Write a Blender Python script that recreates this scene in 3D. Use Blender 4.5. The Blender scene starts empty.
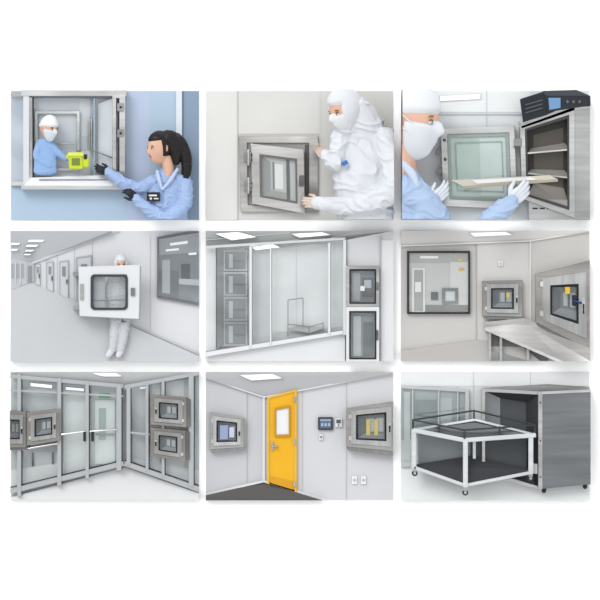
import bpy, bmesh, math, random
from mathutils import Vector, Matrix, noise
random.seed(4)
S=0.01
K=1.42
scene=bpy.context.scene
try:
    scene.view_settings.view_transform='Standard'
    scene.view_settings.look='None'
except Exception: pass

# ---------------- materials ----------------
MATS={}
def lin(c):
    c=c/255.0
    return c/12.92 if c<=0.04045 else ((c+0.055)/1.055)**2.4
def M(rgb,rough=0.6,metal=0.0,var=0.03,scale=2.0,stretch=None,emit=0,bump=0,k=K,sheet=0):  # face colours include their shade, since the world light is flat
    key=(rgb,rough,metal,var,scale,stretch,emit,bump,k,sheet)
    if key in MATS: return MATS[key]
    m=bpy.data.materials.new('mat_%d_%d_%d'%rgb); m.use_nodes=True
    nt=m.node_tree; b=nt.nodes['Principled BSDF']
    base=[min(0.96,lin(c)/k) for c in rgb]
    b.inputs['Roughness'].default_value=rough
    b.inputs['Metallic'].default_value=metal
    b.inputs['Specular IOR Level'].default_value=0.25
    tc=nt.nodes.new('ShaderNodeTexCoord'); mp=nt.nodes.new('ShaderNodeMapping')
    nz=nt.nodes.new('ShaderNodeTexNoise'); rp=nt.nodes.new('ShaderNodeValToRGB')
    nz.inputs['Scale'].default_value=scale; nz.inputs['Detail'].default_value=4
    if stretch: mp.inputs['Scale'].default_value=stretch
    nt.links.new(tc.outputs['Object'],mp.inputs['Vector']); nt.links.new(mp.outputs['Vector'],nz.inputs['Vector'])
    nt.links.new(nz.outputs['Fac'],rp.inputs['Fac'])
    rp.color_ramp.elements[0].position=0.3; rp.color_ramp.elements[1].position=0.7
    rp.color_ramp.elements[0].color=[c*(1-var) for c in base]+[1]
    rp.color_ramp.elements[1].color=[min(1,c*(1+var)) for c in base]+[1]
    nt.links.new(rp.outputs['Color'],b.inputs['Base Color'])
    if bump or sheet:
        bn=nt.nodes.new('ShaderNodeBump')
        if sheet:
            n2=nt.nodes.new('ShaderNodeTexNoise'); n2.inputs['Scale'].default_value=1.6; n2.inputs['Detail'].default_value=0
            nt.links.new(tc.outputs['Object'],n2.inputs['Vector']); nt.links.new(n2.outputs['Fac'],bn.inputs['Height'])
            bn.inputs['Strength'].default_value=1.0; bn.inputs['Distance'].default_value=sheet
        else:
            bn.inputs['Strength'].default_value=bump; bn.inputs['Distance'].default_value=0.02
            nt.links.new(nz.outputs['Fac'],bn.inputs['Height'])
        nt.links.new(bn.outputs['Normal'],b.inputs['Normal'])
    if emit:
        b.inputs['Emission Color'].default_value=[lin(c) for c in rgb]+[1]
        b.inputs['Emission Strength'].default_value=emit
    MATS[key]=m
    return m
def GL(tint=(252,254,254),fac=0.08,rough=0.05):
    key=('gl',tint,fac,rough)
    if key in MATS: return MATS[key]
    m=bpy.data.materials.new('glass'); m.use_nodes=True; nt=m.node_tree
    for n in list(nt.nodes): nt.nodes.remove(n)
    o=nt.nodes.new('ShaderNodeOutputMaterial'); mx=nt.nodes.new('ShaderNodeMixShader')
    t=nt.nodes.new('ShaderNodeBsdfTransparent'); g=nt.nodes.new('ShaderNodeBsdfGlossy')
    t.inputs['Color'].default_value=[lin(c) for c in tint]+[1]
    g.inputs['Roughness'].default_value=rough; g.inputs['Color'].default_value=(.95,.97,.98,1)
    tc=nt.nodes.new('ShaderNodeTexCoord'); n2=nt.nodes.new('ShaderNodeTexNoise'); n2.inputs['Scale'].default_value=1.2; n2.inputs['Detail'].default_value=0
    bn=nt.nodes.new('ShaderNodeBump'); bn.inputs['Distance'].default_value=0.2; bn.inputs['Strength'].default_value=1
    nt.links.new(tc.outputs['Object'],n2.inputs['Vector']); nt.links.new(n2.outputs['Fac'],bn.inputs['Height']); nt.links.new(bn.outputs['Normal'],g.inputs['Normal'])
    mx.inputs[0].default_value=fac
    nt.links.new(t.outputs[0],mx.inputs[1]); nt.links.new(g.outputs[0],mx.inputs[2]); nt.links.new(mx.outputs[0],o.inputs[0])
    MATS[key]=m; return m
def steel(v=165,w=0): return M((v+w,v,v-w),0.28,0.85,0.14,3.0,(0.6,1,8),k=1.38,sheet=0.16)
def steelh(v=165): return M((v,v,v),0.28,0.85,0.14,3.0,(8,1,0.6),k=1.38,sheet=0.16)
def plain(v,w=0,var=0.02): return M((v+w,v,v-w),0.55,0,var,0.8)
DARK=M((38,40,43),0.4); BLACK=M((22,22,25),0.5); RUB=M((55,56,58),0.6)
WHITE=M((240,241,243),0.5,0,0.01)

# ---------------- core ----------------
CLIP=None; PARENT=None
class G:
    def __init__(s,name): s.name=name
    def __enter__(s):
        global PARENT
        s.prev=PARENT
        e=bpy.data.objects.new(s.name,None); e.empty_display_size=0.05
        scene.collection.objects.link(e); s.e=e; s.kids=[]
        PARENT=s; return s
    def __exit__(s,*a):
        global PARENT
        PARENT=s.prev
        if not s.kids:
            bpy.data.objects.remove(s.e); return
        lo=Vector((1e9,)*3); hi=Vector((-1e9,)*3)
        for k in s.kids:
            for v in k.data.vertices:
                for i in range(3):
                    lo[i]=min(lo[i],v.co[i]); hi[i]=max(hi[i],v.co[i])
        c=(lo+hi)/2; c.z=lo.z
        s.e.location=c
        for k in s.kids:
            k.data.transform(Matrix.Translation(-c))
            k.parent=s.e
def finish(bm,name,mats,smooth=False):
    """bm in panel units -> trim to the picture rectangle -> metres"""
    if CLIP:
        x0,y0,x1,y1=CLIP
        for co,no,test in (((x0,0,0),(-1,0,0),lambda v:v.x<x0-1e-4),((x1,0,0),(1,0,0),lambda v:v.x>x1+1e-4),
                      ((0,y0,0),(0,-1,0),lambda v:v.y<y0-1e-4),((0,y1,0),(0,1,0),lambda v:v.y>y1+1e-4)):
            if any(test(v.co) for v in bm.verts):
                r=bmesh.ops.bisect_plane(bm,geom=bm.verts[:]+bm.edges[:]+bm.faces[:],dist=1e-5,plane_co=co,plane_no=no,clear_outer=True)
                ed=[e for e in r['geom_cut'] if isinstance(e,bmesh.types.BMEdge) and e.is_valid and e.is_boundary]
                if ed and not getattr(mats,'name','').startswith('glass'):
                    try: bmesh.ops.holes_fill(bm,edges=ed,sides=0)
                    except Exception: pass
    if not bm.verts:
        bm.free(); return None
    for v in bm.verts:
        x,y,z=v.co; v.co=((x-300)*S,-z*S,(300-y)*S)
    bmesh.ops.recalc_face_normals(bm,faces=bm.faces[:])
    me=bpy.data.meshes.new(name); bm.to_mesh(me); bm.free()
    if smooth:
        for p in me.polygons: p.use_smooth=True
    for m in (mats if isinstance(mats,(list,tuple)) else [mats]): me.materials.append(m)
    ob=bpy.data.objects.new(name,me); scene.collection.objects.link(ob)
    if PARENT: PARENT.kids.append(ob)
    return ob
def Q(name,pts,z0,z1,mat,bev=0):
    bm=bmesh.new(); n=len(pts)
    zl=z1 if isinstance(z1,(list,tuple)) else [z1]*n
    if mat.name.startswith('glass'):
        bm.faces.new([bm.verts.new((p[0],p[1],zl[i])) for i,p in enumerate(pts)]); return finish(bm,name,mat)
    bk=[bm.verts.new((p[0],p[1],z0)) for p in pts]; fr=[bm.verts.new((p[0],p[1],zl[i])) for i,p in enumerate(pts)]
    bm.faces.new(bk[::-1]); bm.faces.new(fr)
    for i in range(n): bm.faces.new((bk[i],bk[(i+1)%n],fr[(i+1)%n],fr[i]))
    if bev:
        bmesh.ops.bevel(bm,geom=bm.edges[:],offset=bev,segments=2,affect='EDGES')
    return finish(bm,name,mat)
def R(name,x0,y0,x1,y1,z0,z1,mat,bev=0):
    return Q(name,[(x0,y0),(x1,y0),(x1,y1),(x0,y1)],z0,z1,mat,bev)
def ring(name,o,i,z0,z1,mat,bev=0):
    bm=bmesh.new(); n=len(o)
    f=lambda L,z:[bm.verts.new((p[0],p[1],z)) for p in L]
    ob,of,ib,if_=f(o,z0),f(o,z1),f(i,z0),f(i,z1)
    for k in range(n):
        j=(k+1)%n
        bm.faces.new((of[k],of[j],if_[j],if_[k])); bm.faces.new((ob[k],ob[j],ib[j],ib[k]))
        bm.faces.new((of[k],of[j],ob[j],ob[k])); bm.faces.new((if_[k],if_[j],ib[j],ib[k]))
    if bev:
        bmesh.ops.recalc_face_normals(bm,faces=bm.faces[:])
        bmesh.ops.bevel(bm,geom=bm.edges[:],offset=bev,segments=1,affect='EDGES')
    return finish(bm,name,mat)
def rect(x0,y0,x1,y1): return [(x0,y0),(x1,y0),(x1,y1),(x0,y1)]
def rrect(x0,y0,x1,y1,r,n=4):
    o=[]
    for cx,cy,a in ((x0+r,y0+r,180),(x1-r,y0+r,270),(x1-r,y1-r,0),(x0+r,y1-r,90)):
        for k in range(n+1):
            t=math.radians(a+90*k/n); o.append((cx+r*math.cos(t),cy+r*math.sin(t)))
    return o
def pt(q,u,v):
    a=[q[0][i]*(1-u)+q[1][i]*u for i in (0,1)]; b=[q[3][i]*(1-u)+q[2][i]*u for i in (0,1)]
    return (a[0]*(1-v)+b[0]*v,a[1]*(1-v)+b[1]*v)
def sub(q,u0,v0,u1,v1): return [pt(q,u0,v0),pt(q,u1,v0),pt(q,u1,v1),pt(q,u0,v1)]
def bar(name,a,b,w,z0,z1,mat,bev=0):
    d=Vector((b[0]-a[0],b[1]-a[1])).normalized(); n=Vector((-d.y,d.x))*w/2
    return Q(name,[(a[0]+n.x,a[1]+n.y),(b[0]+n.x,b[1]+n.y),(b[0]-n.x,b[1]-n.y),(a[0]-n.x,a[1]-n.y)],z0,z1,mat,bev)

def catmull(P,R_,sub_):
    out=[];rr=[]
    n=len(P)
    if n==2: sub_=max(2,sub_)
    for i in range(n-1):
        p0=P[max(i-1,0)];p1=P[i];p2=P[i+1];p3=P[min(i+2,n-1)]
        for k in range(sub_):
            t=k/sub_
            out.append(0.5*((2*p1)+(p2-p0)*t+(2*p0-5*p1+4*p2-p3)*t*t+(3*p1-p0-3*p2+p3)*t**3))
            rr.append(tuple(R_[i][j]*(1-t)+R_[i+1][j]*t for j in (0,1)))
    out.append(P[-1]); rr.append(R_[-1]); return out,rr
def sweep(bm,pts,rad,seg=12,sub_=4,caps=True):
    P=[Vector(p) for p in pts]; Rr=[(r,r) if not isinstance(r,(tuple,list)) else tuple(r) for r in rad]
    P,Rr=catmull(P,Rr,sub_)
    rings=[]; n=len(P)
    Tn=[(P[min(i+1,n-1)]-P[max(i-1,0)]).normalized() for i in range(n)]
    seq=[]
    if caps:
        for a in (80,55,28):
            c=math.cos(math.radians(a)); s=math.sin(math.radians(a))
            seq.append((P[0]-Tn[0]*s*min(Rr[0]),Tn[0],(Rr[0][0]*c,Rr[0][1]*c)))
    seq+=[(P[i],Tn[i],Rr[i]) for i in range(n)]
    if caps:
        for a in (28,55,80):
            c=math.cos(math.radians(a)); s=math.sin(math.radians(a))
            seq.append((P[-1]+Tn[-1]*s*min(Rr[-1]),Tn[-1],(Rr[-1][0]*c,Rr[-1][1]*c)))
    for p,t,r in seq:
        zc=Vector((0,0,1)); dep=zc-t*zc.dot(t)
        if dep.length<0.25: dep=Vector((0,1,0))-t*t.y
        dep.normalize(); side=t.cross(dep).normalized()
        rings.append([bm.verts.new(p+side*r[0]*math.cos(2*math.pi*k/seg)+dep*r[1]*math.sin(2*math.pi*k/seg)) for k in range(seg)])
    for a,b in zip(rings,rings[1:]):
        for k in range(seg): bm.faces.new((a[k],a[(k+1)%seg],b[(k+1)%seg],b[k]))
    bm.faces.new(rings[0][::-1]); bm.faces.new(rings[-1])
def T(name,pts,rad,mat,seg=10,sub_=1):
    if not isinstance(rad,(list,tuple)): rad=[rad]*len(pts)
    bm=bmesh.new(); sweep(bm,pts,rad,seg,sub_); return finish(bm,name,mat,True)
def ell(bm,c,r):
    ret=bmesh.ops.create_uvsphere(bm,u_segments=20,v_segments=12,radius=1)
    for v in ret['verts']: v.co=Vector((c[0]+v.co.x*r[0],c[1]+v.co.y*r[1],c[2]+v.co.z*r[2]))
def BALL(name,c,r,mat):
    if not isinstance(r,(list,tuple)): r=(r,r,r)
    bm=bmesh.new(); ell(bm,c,r); return finish(bm,name,mat,True)
def CYL(name,c,r,z0,z1,mat,n=20):
    return Q(name,[(c[0]+r*math.cos(2*math.pi*k/n),c[1]+r*math.sin(2*math.pi*k/n)) for k in range(n)],z0,z1,mat)
def blob(name,sweeps,ells,mat,voxel=0.8,smooth=4,wr=0,ws=0.12):
    """fuse volumes into one continuous skin"""
    bm=bmesh.new()
    for p,r in sweeps: sweep(bm,p,r,16,4)
    for c,r in ells: ell(bm,c,r)
    bmesh.ops.recalc_face_normals(bm,faces=bm.faces[:])
    me=bpy.data.meshes.new('tmp'); bm.to_mesh(me); bm.free()
    ob=bpy.data.objects.new('tmp',me); scene.collection.objects.link(ob)
    m=ob.modifiers.new('r','REMESH'); m.mode='VOXEL'; m.voxel_size=voxel
    s=ob.modifiers.new('s','SMOOTH'); s.factor=0.5; s.iterations=smooth
    dg=bpy.context.evaluated_depsgraph_get(); dg.update()
    me2=bpy.data.meshes.new_from_object(ob.evaluated_get(dg))
    bpy.data.objects.remove(ob); bpy.data.meshes.remove(me)
    bm=bmesh.new(); bm.from_mesh(me2); bpy.data.meshes.remove(me2)
    if wr:
        bm.normal_update()
        for v in bm.verts:
            p=v.co*ws
            q=Vector((p.x*0.7+p.y*0.5+noise.noise(p*0.5)*1.0,p.y*1.3-p.x*0.6+noise.noise(p*0.5+Vector((9,2,1)))*1.0,p.z*0.6))
            a=abs(noise.noise(q)); f=max(0,1-a*3.2)**1.5-0.25
            v.co+=v.normal*(wr*f+wr*0.35*noise.noise(q*0.6+Vector((3,3,3))))
    return finish(bm,name,mat,True)

# ---------------- people ----------------
def head(c,H,yaw,pitch,skin,lips,hair=None,cap=None,hood=None,mask=None,iris=(60,40,30),brow=(40,30,28)):
    C=Vector(c); ya=math.radians(yaw); pi_=math.radians(pitch)
    f0=Vector((-math.sin(ya),0,math.cos(ya))); dn=Vector((0,1,0))
    f=f0*math.cos(pi_)+dn*math.sin(pi_); u=-(dn*math.cos(pi_)-f0*math.sin(pi_)); r=f.cross(u).normalized()
    def g(a,s): return math.exp(-(a/s)**2)
    def shape(d):
        x,y,z=d
        w=0.33
        if z<0: w*=1-0.30*(-z)**1.5
        rx,ry,rz=w,0.40,0.5
        if y<0: ry=0.43
        px,py,pz=x*rx,y*ry,z*rz
        if y>0:
            py+=0.085*g(x,0.13)*(g(z+0.16,0.12)+0.45*g(z-0.02,0.14))
            py+=0.03*g(x,0.25)*g(z+0.80,0.2)+0.02*g(x,0.2)*g(z+0.43,0.10)
            py+=0.015*g(z-0.22,0.10)*g(x,0.6)-0.03*(g(x-0.36,0.17)+g(x+0.36,0.17))*g(z-0.05,0.13)
            py+=0.05*max(0,-z)**1.2*g(x,.6)
        if z<-0.3 and y<0: py*=1-0.5*(-z-0.3)
        return Vector((px,py,pz))
    def W(l): return C+(r*l.x+f*l.y+u*l.z)*H
    def sph(name,fn,mats,matfn=None,nu=56,nv=40):
        bm=bmesh.new(); bmesh.ops.create_uvsphere(bm,u_segments=nu,v_segments=nv,radius=1)
        if matfn:
            for fc in bm.faces:
                fc.material_index=matfn(fc.calc_center_median())
        for v in bm.verts: v.co=W(fn(v.co.copy()))
        return finish(bm,name,mats,True)
    def lump(name,fn,mat):
        bm=bmesh.new(); ell(bm,(0,0,0),(1,1,1))
        for v in bm.verts: v.co=W(fn(v.co))
        finish(bm,name,mat,True)
    sph('face',shape,[skin,lips],lambda d:1 if (d.y>0 and abs(d.x)<0.21*(1-abs(d.z+0.42)/0.12) and abs(d.z+0.42)<0.08) else 0)
    for sx in (-1,1):
        e=shape(Vector((sx*0.36,0.9,0.05)).normalized())
        lump('eye',lambda q:e+Vector((q.x*0.062,q.y*0.03,q.z*0.032)),M((238,236,232),0.3))
        lump('iris',lambda q:e+Vector((q.x*0.027,0.018+q.y*0.016,q.z*0.028)),M(iris,0.3))
        lump('eyelid',lambda q:e+Vector((q.x*0.068,0.006+q.y*0.03,0.03+q.z*0.012-0.02*q.x**2)),M(brow,0.7))
        lump('eyebrow',lambda q:e+Vector((q.x*0.085,0.012+q.y*0.025-abs(q.x)*0.02,0.085+q.z*0.014-0.02*q.x**2)),M(brow,0.8))
        if not hood:
            lump('ear',lambda q:Vector((sx*0.33+q.x*0.03+sx*0.02*(q.y<0),-0.03+q.y*0.055,-0.02+q.z*0.10-0.02*q.y)),skin)
            lump('ear_hollow',lambda q:Vector((sx*0.352+q.x*0.012,-0.02+q.y*0.026,-0.01+q.z*0.05)),M((196,136,112),0.5))
    def ss(a,b,x):
        t=max(0,min(1,(x-a)/(b-a))); return t*t*(3-2*t)
    def shell(name,mat,inside,big,small=0.93):
        sph(name,lambda d:shape(d)*(small+(big-small)*inside(d)),mat,nu=72,nv=52)
    if hair:
        shell('hair',hair,lambda d:max(ss(0.42,0.62,d.z),ss(0.30,0.08,d.y)*ss(-0.65,-0.35,d.z)),1.10)
    if mask:
        shell('face_mask',mask,lambda d:ss(0.0,0.2,d.y)*ss(0.04,-0.08,d.z-0.12*(abs(d.x)<0.3)),1.10)
        if not hood:
            for sx in (-1,1):
                for zz,ze in ((-0.08,0.06),(-0.34,-0.10)):
                    a=shape(Vector((sx*0.9,0.4,zz)).normalized())*1.07; b=Vector((sx*0.35,0.0,ze))
                    T('mask_loop',[W(a),W((a+b)/2+Vector((sx*0.015,0,0))),W(b)],0.009*H,mask,8,3)
    if cap: shell('cap',cap,lambda d:ss(0.12,0.30,d.z+0.35*max(0,-d.y)-0.12*max(0,d.y)),1.15)
    if hood: shell('hood',hood,lambda d:1-ss(0.35,0.55,d.y)*ss(0.55,0.40,d.z)*ss(0.85,0.65,abs(d.x)),1.17)
    return W
def hand(name,w,d,s,L,curl,mat,flip=1,spread=0.06,voxel=None,thumbcurl=0.5):
    w=Vector(w); d=Vector(d).normalized(); s=Vector(s); s=(s-d*s.dot(d)).normalized(); n=d.cross(s)*flip
    sw=[]
    sw.append(([w-d*0.12*L,w+d*0.1*L],[0.13*L,0.12*L]))
    for i in range(4):
        o=0.15-0.1*i
        b=w+d*(0.47-0.03*abs(i-1))*L+s*o*L
        sw.append(([w+s*o*0.6*L+d*0.05*L,w+d*0.25*L+s*o*0.9*L,b],[0.085*L,0.085*L,0.068*L]))
        ln=[0.42,0.47,0.44,0.34][i]*L; a=0; p=b; pts=[p]; dd=(d+s*(1.5-i)*spread)
        for k,fr in enumerate((0.45,0.30,0.25)):
            a+=curl*(0.7,1.0,0.7)[k]*(1+0.06*i)
            p=p+(dd*math.cos(a)+n*math.sin(a)).normalized()*ln*fr; pts.append(p)
        sw.append((pts,[0.060*L,0.053*L,0.048*L,0.038*L]))
    t0=w+d*0.12*L+s*0.12*L; d1=(d*0.6+s*0.75+n*0.25).normalized(); t1=t0+d1*0.2*L
    d2=(d*(0.9)+s*(0.35-thumbcurl*0.4)+n*thumbcurl).normalized(); t2=t1+d2*0.16*L; t3=t2+(d2+n*thumbcurl*0.3).normalized()*0.13*L
    sw.append(([t0,t1,t2,t3],[0.085*L,0.07*L,0.058*L,0.045*L]))
    return blob(name,sw,[],mat,voxel or max(0.22,L/80),2)

# ---------------- pass-through cabinet ----------------
def passbox(q,z,v=160,inner='dark',latch='r',yellow=False,depthside=None,warm=0,name='pass_through_box',fw=0.13,tone=None):
    st=steel(v,warm); st2=steelh(min(v+22,215))
    with G(name):
        ring('housing_frame',sub(q,0,0,1,1),sub(q,fw,fw,1-fw,1-fw),1,z+3,st,0.25)
        if depthside:
            Q('housing_side',depthside,1,z+1.5,steelh(v-30),0.2)
        a=fw*0.8; b=fw*1.8
        ring('door_frame',sub(q,a,a,1-a,1-a),sub(q,b,b,1-b,1-b),2,z+5,st2,0.25)
        c=b+0.035
        ring('door_gasket',sub(q,b-.01,b-.01,1-b+.01,1-b+.01),sub(q,c,c,1-c,1-c),2,z+4.2,BLACK)
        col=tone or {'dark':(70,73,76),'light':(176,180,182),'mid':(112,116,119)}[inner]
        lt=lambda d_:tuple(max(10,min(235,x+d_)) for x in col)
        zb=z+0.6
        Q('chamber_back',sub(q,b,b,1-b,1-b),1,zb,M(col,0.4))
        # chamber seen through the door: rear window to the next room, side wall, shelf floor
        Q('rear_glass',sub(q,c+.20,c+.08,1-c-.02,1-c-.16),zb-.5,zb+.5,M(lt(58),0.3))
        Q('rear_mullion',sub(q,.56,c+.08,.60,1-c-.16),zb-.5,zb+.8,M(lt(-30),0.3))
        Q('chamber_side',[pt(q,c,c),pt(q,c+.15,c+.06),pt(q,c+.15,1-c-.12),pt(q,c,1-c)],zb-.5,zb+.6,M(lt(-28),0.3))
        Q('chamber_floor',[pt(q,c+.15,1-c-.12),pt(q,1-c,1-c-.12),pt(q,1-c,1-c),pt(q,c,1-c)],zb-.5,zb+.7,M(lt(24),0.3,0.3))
        if yellow: Q('warning_label',sub(q,.60,.34,.68,.48),2,zb+1.4,M((222,190,70)))
        Q('door_glass',sub(q,b,b,1-b,1-b),z+3,z+3.3,GL(fac=0.08))
        u=1-a*1.5 if latch=='r' else a*1.5; uh=a*0.9 if latch=='r' else 1-a*0.9
        Q('handle_plate',sub(q,u-.03,.42,u+.03,.58),z+4,z+6.2,steel(215),0.15)
        p=pt(q,u,.5); p2=pt(q,u,.60)
        T('handle_lever',[(p[0],p[1],z+7),(p2[0],p2[1],z+7.5)],[0.9,0.7],BLACK)
        for vv in (.22,.78):
            Q('hinge',sub(q,uh-.03,vv-.05,uh+.03,vv+.05),z+3,z+6,steel(215),0.15)

def light_fixture(name,pts,z=2,e=0.6):
    with G(name):
        Q('diffuser',pts,0.5,z,M((250,251,253),0.5,0,0.01,emit=e))
        cx=sum(p[0] for p in pts)/len(pts); cy=sum(p[1] for p in pts)/len(pts)
        o=[(cx+(p[0]-cx)*1.06,cy+(p[1]-cy)*1.15) for p in pts]
        ring('trim_frame',o,pts,0.5,z+0.4,plain(215))

# ======== white backing wall ========
CLIP=None
R('wall_display',-500,-300,1100,900,-6,-0.5,M((255,255,255),0.9,0,0.0,k=1.04))

SK=M((226,178,150),0.5,0,0.05,6); SKA=M((228,182,156),0.45,0,0.04,6); LIP=M((185,95,90),0.4); EARH=M((214,160,138),0.5)
COAT=M((166,190,230),0.75,0,0.04,5,bump=0.1); COVER=M((227,230,235),0.7,0,0.02,6,bump=0.1)
HAIR=M((28,22,24),0.35,0,0.3,10,(6,6,1))

# =====================================================  PHOTO 1
CLIP=(11,91,199,220)
with G('wall_back'):
    R('wall_surface',11,91,199,220,-0.4,0.5,plain(210))
    R('wall_panel_blue',122,91,150,220,0,1,M((190,204,228),0.5))
    R('wall_panel_sky',150,91,176,220,0,1,M((182,202,222),0.5))
    R('wall_lower',11,186,127,220,0,1.2,M((180,202,222),0.5))
    R('wall_right',182,91,199,220,0,1,M((140,160,182),0.5))
with G('trim_door_jamb'):
    R('jamb',176,91,182,220,0.5,2.5,M((228,235,243),0.4),0.2); R('jamb_seal',182,91,183.5,220,0.5,1.8,M((110,126,146)))
with G('wall_far_room'):
    R('far_wall',11,91,123,186,0,0.8,M((210,214,222),0.5)); R('far_panel_left',11,91,24,186,0.5,1.2,M((190,200,214),0.5))
    R('far_panel_mid',80,99,112,176,0.5,1.2,M((224,226,231),0.5)); R('far_stripe',90,99,93,176,1,1.5,M((190,198,208)))
    R('far_equipment',98,112,110,140,1,1.8,M((172,182,196),0.5)); R('far_equipment_b',80,136,98,150,1,1.9,M((198,205,216),0.5))
with G('lab_technician'):
    head((50,129,15),24,-45,15,SK,LIP,cap=WHITE,mask=M((222,230,240)))
    blob('lab_coat',[([(46,142,11),(46,155,11),(46,172,11)],[(8,4),(11,4),(12,4)]),([(40,146,11),(38,158,12),(50,166,13)],[4,4,3.2]),([(52,146,11),(60,154,12),(67,159,13)],[4.2,3.6,2.8])],[],M((150,184,230),0.7),0.6,3,0.4,0.3)
    hand('glove',(67,158,14),(1,-0.1,0.3),(0,-1,0.2),12,0.5,M((236,226,70),0.5),voxel=0.25)
with G('pass_through_chamber'):
    ring('inner_window_frame',rect(35,111,80,171),rect(38,114,77,168),1.5,5,steel(200),0.2)
    R('side_glass_panel',11,97,24,184,4,4.3,GL(fac=0.14)); R('side_rail_top',11,94,24,97,2,6,steel(205),0.2); R('side_rail_bottom',11,182,24,186,2,6,steel(205),0.2)
    R('left_jamb',24,91,30,188,1,12,M((226,229,233),0.35,0.2),0.3)
    R('left_jamb_steel',29.5,97,34,180,1,10,steel(190),0.3)
    R('left_jamb_edge',33,98,34.2,178,8,11,RUB)
    R('top_rail',22,91,127,96.5,1,13,steel(218),0.3); R('top_seal',30,96.5,118,98,1,10,M((140,146,155)))
    Q('sill',[(30,178),(119,175),(126,186),(24,188)],1,[11,11,14,14],M((224,228,232),0.35,0.2)); R('sill_front',22,186,127,190,1,14,steel(205),0.3)
    R('sill_slot',40,179.5,108,180.6,10,13,M((150,156,165)))
    T('glazing_bar',[(58,144,6),(77,144,6)],0.7,steel(200)); T('gas_strut',[(92,150,11),(92,120,11)],1,steel(160)); T('stay_arm',[(92,150,11),(112,158,12)],0.8,steel(160))
    R('door_edge_bracket',88,117,91,150,7,11,steel(160),0.2)
    Q('chamber_side_right',[(98,104),(118,97),(118,178),(98,172)],1,[4,9,9,4],M((220,224,230),0.4))
    ring('door_frame',[(113,92),(126,91),(126,190),(113,186)],[(117,99),(120,99),(120,180),(117,180)],2,16,steel(208),0.3)
    for y in (108,134,176):
        R('hinge',118,y-4,125,y+4,15,18,steel(160),0.4); BALL('hinge_bolt',(121.5,y,18.5),1.2,DARK)
    R('latch',117,177,125,186,16,19.5,BLACK,0.5)
    R('chamber_glass',35,99,117,177,10,10.3,GL(fac=0.07))
    Q('door_glass_edge',[(94,99),(95.5,99),(95.5,176),(94,178)],3,11,M((160,180,192),0.3))
with G('sample_container'):
    YEL=M((206,222,60),0.4)
    R('body',70,156,84,170,15,21,YEL,0.8); R('lid',69,153,85,157,15,22,M((225,236,110),0.4),0.5)
    R('label',73,159,81,166,21,21.6,M((120,140,60))); R('end_cap',84,158,90,168,15,21,YEL,0.8); R('clip',85,155,88,160,15,22,DARK,0.3)
with G('lab_technician'):
    head((161,149,22),32,60,8,SKA,M((196,84,84),0.4),hair=HAIR,iris=(30,20,15),brow=(25,18,18))
    blob('ponytail',[([(170,138,22),(180,143,21),(186,156,20),(187,172,20),(183,187,21)],[7,6.5,6,5,1.5]),([(168,140,22),(176,152,22),(177,162,22)],[9,7,4])],[],HAIR,0.5,3,0.5,0.5)
    T('hair_band',[(177,139,22),(181,145,21)],[5.6,5.8],M((60,50,60)),14)
    blob('neck',[([(167,158,21),(169,170,20),(169,178,19)],[5.8,6,7])],[],SKA,0.5,2)
    blob('lab_coat',[([(168,177,18),(167,190,18),(167,206,18),(168,230,18)],[(12,8),(19,11),(20,12),(22,12)]),
        ([(153,183,20),(170,177,18),(186,184,18)],[6.5,7,7.5]),
        ([(152,184,18),(140,189,19),(126,184,20),(110,173,21)],[8,6.8,6,4.6]),
        ([(185,187,20),(184,205,26),(168,219,32),(154,213,33),(138,200,33)],[8.5,8,7.5,6.5,5])],[],COAT,0.55,4,1.2,0.12)
    blob('collar',[([(158,172,26),(160,180,29),(163,190,30)],[1.6,2.2,1.2]),([(178,170,24),(172,180,29),(164,190,30)],[1.6,2.2,1.2])],[],M((192,210,240),0.7),0.4,2)
    R('placket',163,190,163.8,204,28,30.4,M((140,166,204)))
    GLV=M((24,27,38),0.35)
    hand('glove_far',(110,173,21),(-1,-0.32,0),(0.1,-1,0.1),19,0.45,GLV,flip=-1,voxel=0.3)
    hand('glove_near',(138,200,33),(-0.75,-0.75,0),(-0.5,0.8,0.4),20,0.5,GLV,voxel=0.3)
    R('badge',148,193,161,202,28,31.5,DARK,0.3); R('badge_text',150,195.5,158,197,31.3,31.8,WHITE); BALL('badge_logo',(152,199.5,31.4),1.3,WHITE); R('badge_text_low',155,198.8,159.5,200,31.3,31.8,WHITE)

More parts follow.
